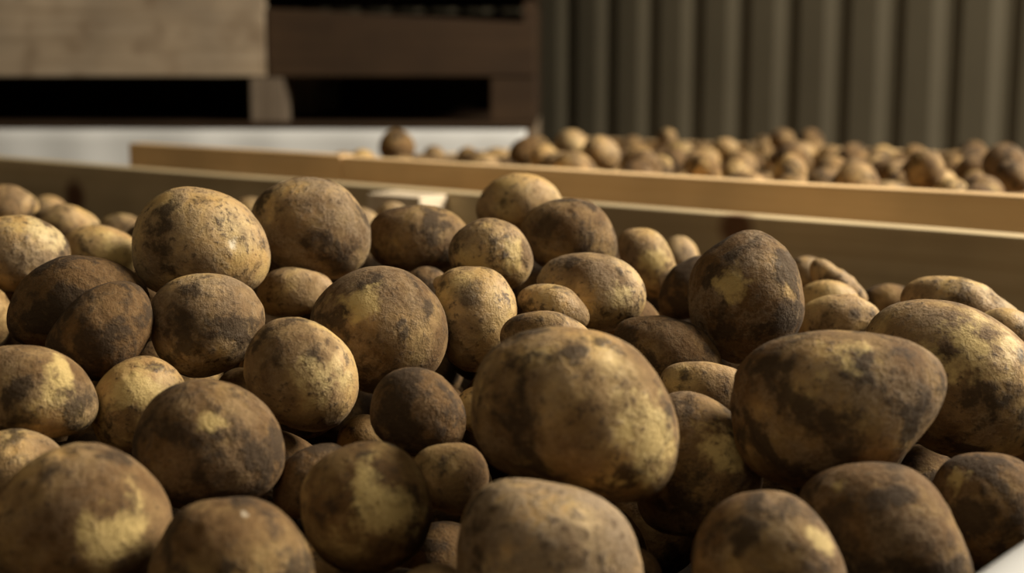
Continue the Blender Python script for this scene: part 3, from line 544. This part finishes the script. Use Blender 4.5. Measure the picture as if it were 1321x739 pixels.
# everything under and around that the picture never resolves: one mass
FILL = [(236,985,724,31.6),(-615,940,760,36.2),(-748,1102,760,31.6),(-141,1388,748,36.0),(-188,1199,796,32.6),(79,1107,772,32.6),(-65,1408,748,33.3),(-1252,1700,760,34.3),(31,1070,712,35.0),(-644,948,700,31.9),(-230,1149,784,32.3),(-64,1226,772,34.6),(-846,2149,724,35.7),(-607,1261,760,33.0),(-534,559,760,36.4),(-1259,1610,760,32.3),(-47,355,748,35.9),(-186,449,736,34.0),(-853,971,760,32.8),(-197,349,760,33.1),(174,1147,748,34.9),(-1155,1536,760,33.5),(-88,1166,748,35.1),(-222,345,700,32.4),(-30,421,724,36.1),(-1252,1669,700,33.1),(-1174,1409,760,34.0),(-87,894,772,31.6),(-323,1088,772,31.4),(-614,1283,688,32.6),(-337,1290,748,35.3),(-86,571,676,31.5),(-68,496,700,35.0),(-1340,1510,760,32.6),(-529,987,760,33.3),(-348,1712,736,32.6),(-79,1404,676,33.4),(-1051,1427,760,34.0),(245,913,724,33.9),(-665,848,760,31.9),(-225,1208,736,33.1),(-706,794,760,34.0),(-253,1130,724,32.7),(-175,1439,712,32.0),(-394,1071,784,32.0),(-497,860,760,33.4),(-1259,1190,760,36.5),(-980,1199,760,32.3),(-1187,1438,700,31.3),(-147,311,688,35.7),(332,1069,724,34.5),(-35,1117,772,34.5),(308,925,700,33.9),(-282,694,700,31.7),(-598,856,760,34.5),(-283,790,736,31.8),(-263,1025,700,31.7),(376,1107,688,31.7),(-417,547,760,33.3),(-698,1691,760,33.8),(146,1200,712,32.0),(20,971,736,36.5),(-354,658,760,35.5),(-205,972,808,34.4),(-218,544,700,33.1),(-589,893,700,35.8),(-94,405,688,36.4),(-90,1298,772,33.4),(-491,663,760,32.3),(-342,1151,772,32.9),(-1470,1577,760,35.5),(187,673,676,34.4),(76,1015,736,36.0),(87,1161,724,35.4),(-987,1550,760,33.5),(-410,774,760,34.4),(376,1028,688,33.4),(-165,1066,808,31.4),(-103,809,676,32.8),(-568,724,760,32.1),(-286,915,676,31.4),(120,613,676,33.3),(-561,1677,748,31.3),(-320,1298,676,34.3),(-828,1153,760,36.7),(-191,1377,688,35.7),(-914,1072,760,33.9),(-215,1174,676,33.5),(-330,554,760,35.2),(-412,1203,760,33.5),(260,760,688,34.1),(-1364,1549,712,33.2),(-999,1651,760,36.0),(-1256,1367,760,31.9),(-668,1322,760,36.7),(-136,367,736,33.5),(19,736,760,34.3),(-779,1215,760,35.4),(184,1016,688,34.4),(-451,851,712,34.4),(144,805,724,32.1),(-330,398,760,34.5),(-458,1098,760,32.9),(-1031,1487,736,33.7),(-714,1997,724,35.7),(-130,1160,688,35.4),(-658,1964,700,34.7),(-1001,1080,760,31.6),(-751,1434,760,34.7),(-1162,1112,760,36.2),(-578,1011,712,34.4),(254,1095,712,33.8),(-442,526,700,31.3),(-943,2099,760,33.5),(-194,1069,748,32.3),(-286,418,712,32.4),(217,1152,688,33.3),(-20,957,676,35.8),(-869,1163,700,36.3),(-1050,1159,760,31.3),(-767,1357,760,32.3),(-882,1976,760,36.5),(-1074,1404,688,35.7),(-739,862,760,32.4),(27,1131,676,34.5),(-362,1135,712,32.8),(-398,1236,700,35.1),(-479,788,760,34.4),(-1411,1396,760,34.0),(-715,845,688,35.6),(-387,646,688,36.6),(-607,1766,736,34.1),(-670,747,724,35.0),(-519,1461,772,32.8),(-732,1450,688,32.3),(-887,1365,760,32.3),(-498,680,688,32.9),(13,1164,796,34.9),(124,867,700,36.0),(-599,797,724,31.9),(-339,533,688,35.4),(-848,907,760,31.6),(80,1232,748,31.5),(-1016,1995,760,33.9),(-682,1902,736,32.8),(-566,732,688,35.6),(24,517,676,36.7),(-517,560,688,31.3),(-1105,1879,760,31.5),(-720,992,760,33.2),(-601,1798,676,31.3),(169,1075,760,35.8),(-435,1653,724,33.2),(-422,1001,760,33.5),(-575,1662,688,32.8),(-999,1251,712,36.4),(-47,1205,712,31.9),(-209,1002,736,34.6),(-826,2037,736,33.7),(-676,1424,760,32.1),(-1184,1672,760,36.6),(-894,1216,760,33.6),(-518,1022,676,34.7),(326,980,736,33.9),(-45,1037,748,35.2),(-944,1142,760,32.2),(-335,1616,748,33.2),(89,1042,676,31.3),(-1260,1829,760,34.0),(-817,1336,712,36.5),(-254,1545,736,35.3),(-1207,1744,724,35.6),(-178,1065,676,35.4),(-84,1251,676,33.9),(-753,1368,688,36.0),(313,1008,676,34.0),(-203,405,676,33.2),(-693,1704,688,34.8),(364,863,676,32.3),(-607,1500,772,33.4),(-796,1169,700,31.9),(-839,1104,676,34.3),(77,1356,736,33.5),(-524,856,700,31.5),(-513,929,724,34.2),(-248,1302,772,31.9),(-252,1269,712,35.8),(-592,676,724,31.5),(-1172,1898,760,32.8),(-486,1108,700,35.1),(-300,480,760,34.0),(-556,1198,760,33.8),(-651,803,676,34.5),(-1352,1496,676,32.4),(-1494,1411,760,35.9),(-447,728,712,36.2),(-130,636,700,32.3),(-60,1127,688,35.4),(-470,1743,712,33.9),(-317,625,712,31.6),(-1308,1352,712,35.4),(-198,785,688,35.0),(-312,1645,688,35.1),(-702,1312,688,34.9),(187,902,688,33.5),(-105,1061,700,35.9),(-1086,1679,760,35.3),(-1036,1575,724,32.4),(-465,579,724,31.7),(-129,1301,712,36.5),(-109,981,688,32.8),(-236,1086,808,32.7),(-951,1480,760,34.3),(-372,430,712,32.6),(-431,945,724,33.7),(-804,2014,676,32.3),(171,1086,688,34.0),(-383,814,712,33.9),(-354,1501,772,31.4),(-1103,1255,760,34.4),(-182,1155,736,36.0),(-361,872,676,34.4),(-582,1864,712,35.4),(-788,1245,688,36.5),(-711,1128,700,36.6),(-433,1290,760,31.6),(-401,1057,712,35.5),(-326,781,688,31.7),(-877,1861,760,34.5),(290,1187,712,34.0),(-965,1599,712,32.6),(-10,1438,724,32.4),(-966,1344,760,31.9),(-239,1625,760,35.3),(-20,1357,736,35.6),(-367,722,748,31.7),(-377,1502,712,33.8),(19,1337,676,34.7),(-974,1729,760,35.9),(-1214,1604,712,34.1),(-554,1438,712,32.3),(-186,973,676,33.1),(-556,1123,760,34.6),(-1232,1184,688,31.8),(-1133,1299,712,33.9),(-853,997,688,35.9),(-334,1453,736,31.9),(436,1056,712,33.7),(-1283,1531,724,33.2),(-1211,1262,760,36.5),(309,1112,676,33.1),(183,1246,676,34.8),(-424,1156,700,33.5),(-1219,1478,760,33.7),(-586,618,760,33.6),(-1379,1289,760,34.1),(-774,1568,760,31.4),(-1041,2077,760,32.3),(-229,1400,760,35.0),(-883,2015,700,33.2),(49,962,676,31.5),(-752,1819,760,33.7),(-1251,1283,700,31.4),(-76,340,688,32.2),(-1160,1778,760,33.6),(-1513,1452,700,35.4),(-769,1619,712,33.5),(61,865,676,31.7),(-220,474,676,36.0),(-475,1194,784,32.7),(-1189,1868,700,31.6),(-434,1390,760,32.9),(-705,1859,688,34.9),(92,1327,676,35.5),(-403,1380,700,35.4),(-707,993,688,32.6),(-915,2130,700,35.2),(-6,1269,772,31.4),(-28,1060,676,35.9),(-137,1248,760,33.0),(-165,1218,700,33.3),(-920,1839,712,31.9),(-259,1438,712,31.3),(-739,1052,712,33.8),(-678,1783,760,31.8),(-2,1253,700,35.0),(454,932,688,34.1),(-1161,1117,688,31.3),(-919,1289,760,32.3),(-478,781,676,33.6),(-1420,1609,724,31.7),(-1044,1925,760,34.0),(-505,1809,700,36.5),(-993,2080,712,34.7),(-942,995,760,32.3),(-1038,1872,712,32.9),(-1159,1757,676,32.8),(-387,874,760,32.5),(-50,866,676,31.7),(-829,926,700,33.2),(-641,1562,760,31.8),(-772,932,760,34.1),(-564,1743,688,31.9),(-68,1481,736,36.5),(-832,2072,676,32.7),(-1256,1489,676,36.7),(-571,1526,712,34.1),(-1347,1610,760,32.0),(-1091,1630,712,33.1),(-51,1321,676,34.5),(-276,1241,784,33.8),(-276,1353,736,31.7),(-739,769,700,33.5),(-639,664,676,32.1),(-554,1299,748,34.4),(-502,1255,784,32.0),(-168,885,676,35.9),(-1357,1436,760,32.3),(-1076,1517,688,35.4),(-1188,1299,676,31.8),(-904,1345,700,32.8),(-247,399,760,32.4),(-309,1141,676,32.3),(-769,774,760,31.3),(-894,1235,688,33.7),(-1100,1169,712,32.2),(-1412,1482,760,32.5),(-376,494,760,34.2),(-486,1535,748,34.8),(214,1229,748,36.5),(-888,1883,676,31.8),(-832,1928,748,34.6),(-425,1570,736,33.4),(-649,681,760,36.4),(-194,1333,748,34.5),(-794,1028,760,35.0),(-520,1276,688,33.4),(-938,1549,676,34.5),(-973,1437,712,31.3),(82,1235,676,36.5),(45,1327,784,31.5),(-374,741,676,32.5),(-1063,1237,688,32.2),(-953,951,700,36.2),(-913,1673,760,35.0),(-1026,1087,688,34.7),(-1145,1226,712,35.0),(-459,1553,676,35.8),(-932,1737,700,31.4),(-325,1060,676,36.6),(-345,954,676,32.7),(-444,1440,712,31.6),(-523,1054,760,34.5),(-150,239,688,33.5),(-1270,1753,688,35.3),(-750,1282,760,34.6),(68,893,736,33.7),(-657,1188,760,34.8),(-848,1670,748,31.6),(-643,1602,700,36.2),(-996,1381,688,33.0),(-451,1007,700,33.6),(-1307,1285,760,35.1),(-227,640,688,34.5),(-1559,1431,760,32.5),(-329,1406,688,34.4),(-1003,1844,760,32.9),(-1048,1810,688,34.6),(-727,915,712,32.6),(-1009,1704,700,35.0),(-1402,1392,688,32.2),(-805,1435,712,36.1),(-1117,1998,760,31.4),(-1214,1365,700,34.9),(-665,1478,724,31.9),(-893,885,712,32.4),(-384,1635,676,36.5),(-1155,1597,676,36.3),(-1366,1676,760,33.2),(-447,1304,688,35.6),(-1011,1191,676,34.8),(-1319,1698,712,36.4),(-191,1298,676,32.2),(-962,1014,676,32.3),(-736,1934,712,32.3),(-774,1000,676,34.4),(-824,1642,688,31.4),(-989,1498,676,32.5),(-791,872,712,34.4),(17,1190,724,34.6),(428,991,712,31.4),(-901,1504,712,33.0),(-203,1513,772,33.2),(-144,454,676,33.4),(-308,1195,724,35.5),(-228,1615,688,33.2),(-1041,1980,700,32.5),(-750,1523,712,36.4),(-560,1136,688,35.3),(-1166,1686,688,33.4),(-808,1758,760,34.5),(-788,1856,712,34.7),(-394,1758,712,35.2),(-792,1732,700,34.0),(-154,548,676,35.2),(-611,1482,676,32.6),(-1468,1393,700,31.3),(-641,1834,736,35.4),(-1452,1481,700,32.6),(-1134,1375,712,35.9),(-530,1593,724,36.5),(-1277,1422,736,32.2),(-1394,1314,700,32.5),(-862,1448,760,36.1),(-1103,1994,676,36.2),(-1075,1087,760,35.5),(-1495,1512,760,33.3),(-499,1494,688,35.8),(-619,1091,760,35.3),(-801,786,688,32.6),(-701,1246,724,33.7),(-867,1451,688,33.4),(-940,912,760,33.9),(-1009,1315,688,32.1),(-263,1505,676,33.4),(-971,1888,712,36.2),(-632,1630,772,33.7),(-729,1202,676,32.7),(-684,1380,712,33.0),(-865,1547,760,34.4),(-274,575,724,34.6),(-1126,1934,724,32.7),(-1124,1839,700,34.9),(-550,615,700,31.4),(-389,578,700,32.5),(-1320,1758,760,34.1),(-634,1204,688,34.6),(-964,2176,748,35.0),(-845,1557,688,32.6),(-1127,1061,712,35.7),(-688,1530,676,32.5),(165,1000,748,31.7),(-980,2005,676,35.7),(138,1146,676,31.9),(120,683,676,32.1),(-1069,1800,760,36.4),(-1327,1431,688,33.8),(-634,1127,700,34.1),(-718,1775,700,35.5),(-922,1591,760,32.6),(-240,514,760,33.2),(-1292,1240,676,32.5),(17,1418,784,32.2),(372,947,676,35.9),(-427,617,760,32.3),(-480,1395,676,34.7),(-1101,1459,724,35.9),(-1150,1489,688,33.0),(-1299,1602,700,36.6),(-795,1929,676,33.7),(-495,1685,688,34.1),(-1085,1359,760,33.1),(-1098,1702,688,36.4),(-704,1574,760,31.9),(-965,1807,676,33.0),(-1493,1544,700,35.6),(-649,1039,724,34.6),(-795,1484,760,32.7),(-300,477,676,34.8),(-897,1610,700,34.4),(-438,1809,736,32.6),(-844,859,676,31.4),(11,612,676,33.4),(-828,808,760,32.8),(-468,917,676,32.3),(25,1409,676,31.4),(-560,1376,760,36.3),(173,744,760,34.4),(-926,1130,676,33.3),(-471,623,676,32.1),(-728,728,760,31.4),(-32,1469,676,28.8),(-520,1356,712,26.8),(-1002,1785,748,27.7),(-282,366,676,29.9),(-400,1125,760,27.3),(-911,1935,712,29.4),(-385,1565,688,28.8),(-376,955,772,28.5),(-1191,1159,724,28.7),(-945,1929,760,29.9),(-620,1693,760,29.0),(-561,797,676,29.0),(-715,1188,736,27.5),(-839,1234,736,28.4),(-268,1212,676,30.3),(-572,1372,688,29.2),(12,799,736,30.1),(-1349,1257,712,30.9),(-866,1787,760,27.0),(-1017,1306,760,30.3),(-262,1387,676,30.2),(-743,1662,676,28.8),(-309,735,760,27.5),(-220,924,700,28.5),(274,858,748,27.3),(-860,1761,700,30.5),(-413,478,676,27.7),(11,441,676,27.5),(-178,1132,808,27.0),(-691,692,700,26.9),(-1387,1678,700,31.1),(119,944,676,29.7),(-327,1410,784,27.7),(-524,1201,700,30.1),(-1087,1539,760,28.8),(-547,812,760,27.7),(-473,1623,676,28.9),(-44,804,688,26.8),(-762,1660,760,29.3),(-690,927,760,26.9),(-1054,2036,676,27.9),(-352,1226,760,29.3),(-501,1398,784,29.3),(180,804,676,27.4),(-636,730,676,26.7),(-1125,1582,736,27.3),(-858,1828,712,27.3),(-90,991,760,27.1),(263,1033,700,27.6),(-777,1978,748,31.1),(92,1096,712,27.1),(-1369,1355,736,28.3),(-1209,1241,688,30.5),(-1027,990,760,29.0),(-527,767,724,27.4),(-918,1766,760,27.7),(-245,1095,676,27.8),(-622,1382,736,28.5),(-1031,1373,736,26.9),(-494,1330,796,27.8),(479,996,676,27.1),(53,1286,736,27.4),(-328,1577,688,30.0),(-740,1752,760,29.9),(242,1208,676,30.0),(-661,1440,676,28.9),(-523,1878,676,30.5),(-795,1495,676,28.0),(-293,852,676,27.1),(-303,1333,784,27.3),(-951,2198,688,29.3),(-451,489,760,27.8),(-287,1674,748,31.0),(-912,1030,712,27.5),(75,566,676,31.0),(-574,956,676,28.4),(-733,1879,760,28.2),(-708,1614,700,28.8),(-1382,1610,676,30.7),(-1237,1546,760,26.7),(-402,982,676,27.1),(-1433,1536,724,29.1),(-422,681,760,31.0),(-204,280,688,29.2),(-265,1481,760,30.9),(-1081,1301,676,26.7),(-1044,1009,700,30.0),(-508,721,760,27.4),(-941,2040,736,27.8),(-1090,1912,676,30.6),(-197,1516,700,29.4),(-403,919,676,28.2),(-191,1273,808,27.0),(-1169,1332,760,30.3),(-371,1711,676,27.8),(-1201,1816,736,26.7),(-879,2179,676,28.0),(-1039,1743,760,27.9),(-273,1065,748,26.8),(-863,1941,676,28.7),(-613,1909,676,26.8),(-306,949,724,29.4),(-56,1279,724,28.9),(-1020,1647,676,28.0),(-779,1798,688,27.4),(-785,2106,736,28.9),(-1021,1930,676,27.2),(-759,2082,688,28.6),(210,957,676,27.7),(-934,1187,712,28.8),(-382,1347,748,27.1),(-571,1551,772,29.3),(-479,1240,724,28.5),(-274,346,748,28.5),(-864,1705,676,29.9),(-1067,2026,736,27.5),(-435,1800,676,28.5),(-1130,1725,748,29.3),(-902,2185,736,27.0),(-929,2070,676,31.0),(-680,1072,676,26.8),(-684,1120,760,26.8),(-1001,1132,724,28.6),(-851,1305,760,28.2),(-612,1054,676,26.7),(-1240,1845,676,27.1),(-128,1450,748,25.8),(-866,1609,760,24.3),(-1233,1547,700,25.5),(318,825,676,22.8),(-591,1937,712,22.3),(-866,1101,748,23.3),(-969,2129,676,24.2),(-1333,1296,676,22.8),(-213,1459,796,23.4),(-366,1398,748,25.6),(-444,671,700,23.0),(-342,836,748,24.4),(-869,1380,676,23.2),(-1044,1242,760,22.2),(-992,1398,760,23.4),(-247,1317,676,22.6),(-649,889,724,22.2),(-1066,1138,676,23.1),(-373,1577,772,24.0),(34,1140,748,22.5),(-179,602,676,24.4),(-25,1383,676,23.7),(14,1226,820,22.9),(-180,1383,796,25.4),(-328,1533,724,24.0),(-647,888,676,23.7),(-1000,1040,712,24.0),(-274,971,688,22.9),(-382,915,724,22.7),(-936,1664,700,22.2),(-447,1066,676,24.2),(-282,933,784,22.4),(-1302,1213,724,22.6),(-338,1239,688,24.3),(-557,1576,676,22.1),(-398,1449,676,25.8),(-1200,1510,712,24.6),(-470,1200,688,23.1),(-449,1108,820,23.6),(-205,1329,808,22.5),(-275,537,676,24.3),(-92,1070,760,24.0),(-77,1072,808,22.9),(-1240,1432,688,22.6),(-331,415,676,24.2),(-795,1064,712,23.6),(-390,1682,760,23.3),(-368,1334,676,25.5),(37,1016,688,22.8),(-947,1841,760,23.2),(266,964,676,22.1),(133,1276,676,23.3),(-529,624,760,23.0),(341,1130,736,22.2),(-855,1053,760,22.6),(-219,1038,784,22.6),(-133,1358,688,24.3),(-422,791,676,23.7),(-1315,1548,676,23.7),(-20,1068,796,22.1),(-620,750,760,25.8),(-938,1295,700,23.2),(-323,665,676,23.5),(-163,1492,736,24.0),(-55,998,700,24.0),(-1150,1473,760,23.8),(-1156,1838,760,23.8),(-441,896,760,25.4),(-628,1386,676,22.8),(-1291,1799,724,22.5),(-289,639,760,22.5),(-1566,1452,676,22.3),(3,903,676,23.3),(331,877,724,23.0),(-888,1078,700,25.7),(-541,1766,736,22.2),(-566,1222,676,23.0),(-90,1352,748,25.6),(-742,2018,676,24.1),(-125,1451,688,23.0),(-452,1152,748,23.0),(-718,1492,760,23.7),(-831,1978,712,22.2),(-306,1466,688,23.5),(-888,2079,748,23.9),(-764,940,676,23.8),(-186,1125,676,23.6),(-736,2063,736,22.5),(-956,1099,724,24.2),(18,1101,784,22.7),(-871,1722,760,23.7),(-706,1048,760,24.2),(-1177,1926,700,24.8),(-947,1785,724,22.8),(157,932,796,22.7),(-505,957,676,22.3),(-1411,1537,676,23.6),(-345,787,760,24.3),(-1077,1598,760,23.8),(-670,1658,724,22.5),(-779,1095,676,23.7),(-1074,1581,676,25.2),(-1193,1812,676,24.0),(-929,1412,760,22.7),(-858,1315,676,23.3),(-367,597,748,23.8),(-931,1441,676,23.3),(-771,2026,724,22.8),(-244,1026,820,22.6),(-136,1115,724,22.4),(-716,1384,760,22.9),(-1125,1193,760,22.6),(-789,1549,676,22.7),(-899,936,676,24.8),(-265,783,676,22.8),(-1152,1632,724,24.3),(-273,1576,688,24.1),(-1235,1801,700,23.6),(-640,1727,712,22.7),(57,1254,796,23.9),(-137,1173,796,22.2),(-512,1154,736,22.2),(-585,1079,712,24.5),(-577,1601,760,23.5),(-1305,1477,724,22.9),(-117,438,736,23.0),(-1031,1446,688,22.5),(-1153,1965,688,22.6),(-646,1849,676,23.9),(-482,1345,748,23.0),(-649,999,676,22.4),(-1006,1588,676,23.9),(-133,1011,820,24.4),(-1108,1142,760,23.4),(-567,1430,796,23.1),(-626,843,712,22.3),(-752,1575,676,23.0),(-612,1550,676,23.5),(-1012,1759,676,22.6),(-436,1484,676,24.2),(-1086,1747,724,22.7),(-606,1007,760,22.2),(-688,2023,676,24.5),(-1071,1287,724,24.0),(-649,792,760,24.3),(-104,869,676,23.3),(-1397,1561,760,24.0),(128,1047,724,25.9),(-250,460,736,25.7),(-987,945,760,23.3),(-1102,1776,688,23.4),(-487,528,736,22.4),(-995,2143,712,23.2),(-353,1192,676,25.5),(-3,762,676,22.4),(-6,1339,796,22.8),(62,1387,784,22.2)]
vs, fs = [], []
low = [potato_mesh('low', blob_coef(1.0, rng), 0.9, 400 + i, ICO3, eyes=3) for i in range(4)]
lowd = [([v.co.copy() for v in m_.vertices], [tuple(p.vertices) for p in m_.polygons]) for m_ in low]
from mathutils import Euler
for i, (x, y, z, r) in enumerate(FILL):
    lv, lf = lowd[i % 4]; R3 = Euler(rot(rng)).to_matrix(); b0 = len(vs); L_ = Vector((x, y, z)) / 1000
    vs += [R3 @ v * (r / 1000) + L_ for v in lv]
    fs += [tuple(b0 + k for k in f) for f in lf]
for m_ in low: bpy.data.meshes.remove(m_)
me = bpy.data.meshes.new('potato_heap'); me.from_pydata(vs, [], fs)
for p in me.polygons: p.use_smooth = True
hp = link('potato_heap', me, M_POT); hp['dirt'] = 0.95; hp['dust'] = 0.0  # dirt set high so the heap bounces little light and stays dark
tag(hp, 'mass of potatoes filling the near crate beneath the top ones', 'potatoes', kind='stuff')

# second crate's potatoes: a loose level heap
rng = random.Random(4)
placed = []
def try_place(x, y, z, r):
    for (a, b_, c, q) in placed:
        if (a - x) ** 2 + (b_ - y) ** 2 + (c - z) ** 2 < (0.95 * (r + q)) ** 2: return False
    placed.append((x, y, z, r)); return True
# the clump that stands out at the left end
CL = [(-1.495, 1.50, CZ - 0.118, 0.031), (-1.545, 1.44, CZ - 0.146, 0.026), (-1.43, 1.44, CZ - 0.146, 0.027)]
for c in CL: placed.append(c)
for layer, (zc, n) in enumerate(((-0.124, 45), (-0.150, 1500), (-0.180, 3000))):
    for _ in range(n):
        r = rng.uniform(0.020, 0.031)
        x = rng.uniform(A0 + 0.07, A1 - 0.07); y = rng.uniform(B0 + 0.07, B1 - 0.07)
        edge = max(0.0, (-1.30 - x)) * 0.09
        z = CZ + zc - edge + 0.028 * noise.noise(Vector((x * 7, y * 7, 3))) + (0.004 if layer else 0)
        try_place(x, y, z, r)
VISIBLE = {0,1,2,3,4,6,8,11,12,14,15,19,22,23,24,539,29,30,31,32,33,35,36,39,40,41,42,45,55,57,64,68,70,71,80,89,92,93,97,104,106,116,128,132,138,139,146,148,150,151,152,155,158,675,165,167,171,175,176,180,186,191,194,195,198,199,203,214,220,222,223,224,227,228,229,233,238,240,245,246,259,260,263,266,272,280,296,302,303,308,316,318,319,320,325,330,332,336,344,384,387,396,397,403,496}          # those of them that show over the rail
cs = {c for i, c in enumerate(placed) if VISIBLE is None or i in VISIBLE}
NAMED = {8: 'leftmost of the ten largest blurred potatoes in the second crate', 19: 'second from left of the ten largest blurred potatoes in the second crate', 31: 'third from left of the ten largest blurred potatoes in the second crate', 29: 'fourth from left of the ten largest blurred potatoes in the second crate', 39: 'fifth from left of the ten largest blurred potatoes in the second crate', 15: 'fifth from right of the ten largest blurred potatoes in the second crate', 41: 'fourth from right of the ten largest blurred potatoes in the second crate', 11: 'third from right of the ten largest blurred potatoes in the second crate', 14: 'second from right of the ten largest blurred potatoes in the second crate', 6: 'rightmost of the ten largest blurred potatoes in the second crate'}
for i, c in enumerate(placed):
    if c not in cs: continue
    o = link('potato', variants[i % 8], None)
    w = frame_pt(*c[:3]); o.location = w; o.rotation_euler = rot(rng); q = c[3] / 0.03; o.scale = (q * rng.uniform(0.8, 1.0), q * rng.uniform(0.85, 1.2), q * rng.uniform(0.8, 1.0))
    o['dirt'] = rng.uniform(0.3, 0.85); o['dust'] = rng.uniform(0.1, 0.6)
    if i == 0: tag(o, 'highest blurred potato at the left end of the second crate, against the white', 'potato', 'potatoes in the second crate')
    elif i in NAMED: tag(o, NAMED[i], 'potato', 'potatoes in the second crate')
    else: tag(o, 'small blurred potato among the others heaped in the second crate', 'potato', 'potatoes in the second crate')
rest = [c for c in placed if c not in cs]
vs, fs = [], []
v3 = ICO3
for c in rest:
    b0 = len(vs); w = frame_pt(*c[:3]); sc = Vector((rng.uniform(.85, 1), rng.uniform(.85, 1), rng.uniform(.85, 1))) * c[3]
    vs += [Vector((v.x * sc.x, v.y * sc.y, v.z * sc.z)) + w for v in v3[0]]
    fs += [tuple(b0 + k for k in f) for f in v3[1]]
me = bpy.data.meshes.new('potato_heap'); me.from_pydata(vs, [], fs)
for p in me.polygons: p.use_smooth = True
hp = link('potato_heap', me, M_POT); hp['dirt'] = 0.95; hp['dust'] = 0.0  # high dirt value paints the gaps between the upper potatoes dark
tag(hp, 'mass of potatoes filling the second crate below its top layer', 'potatoes', kind='stuff')
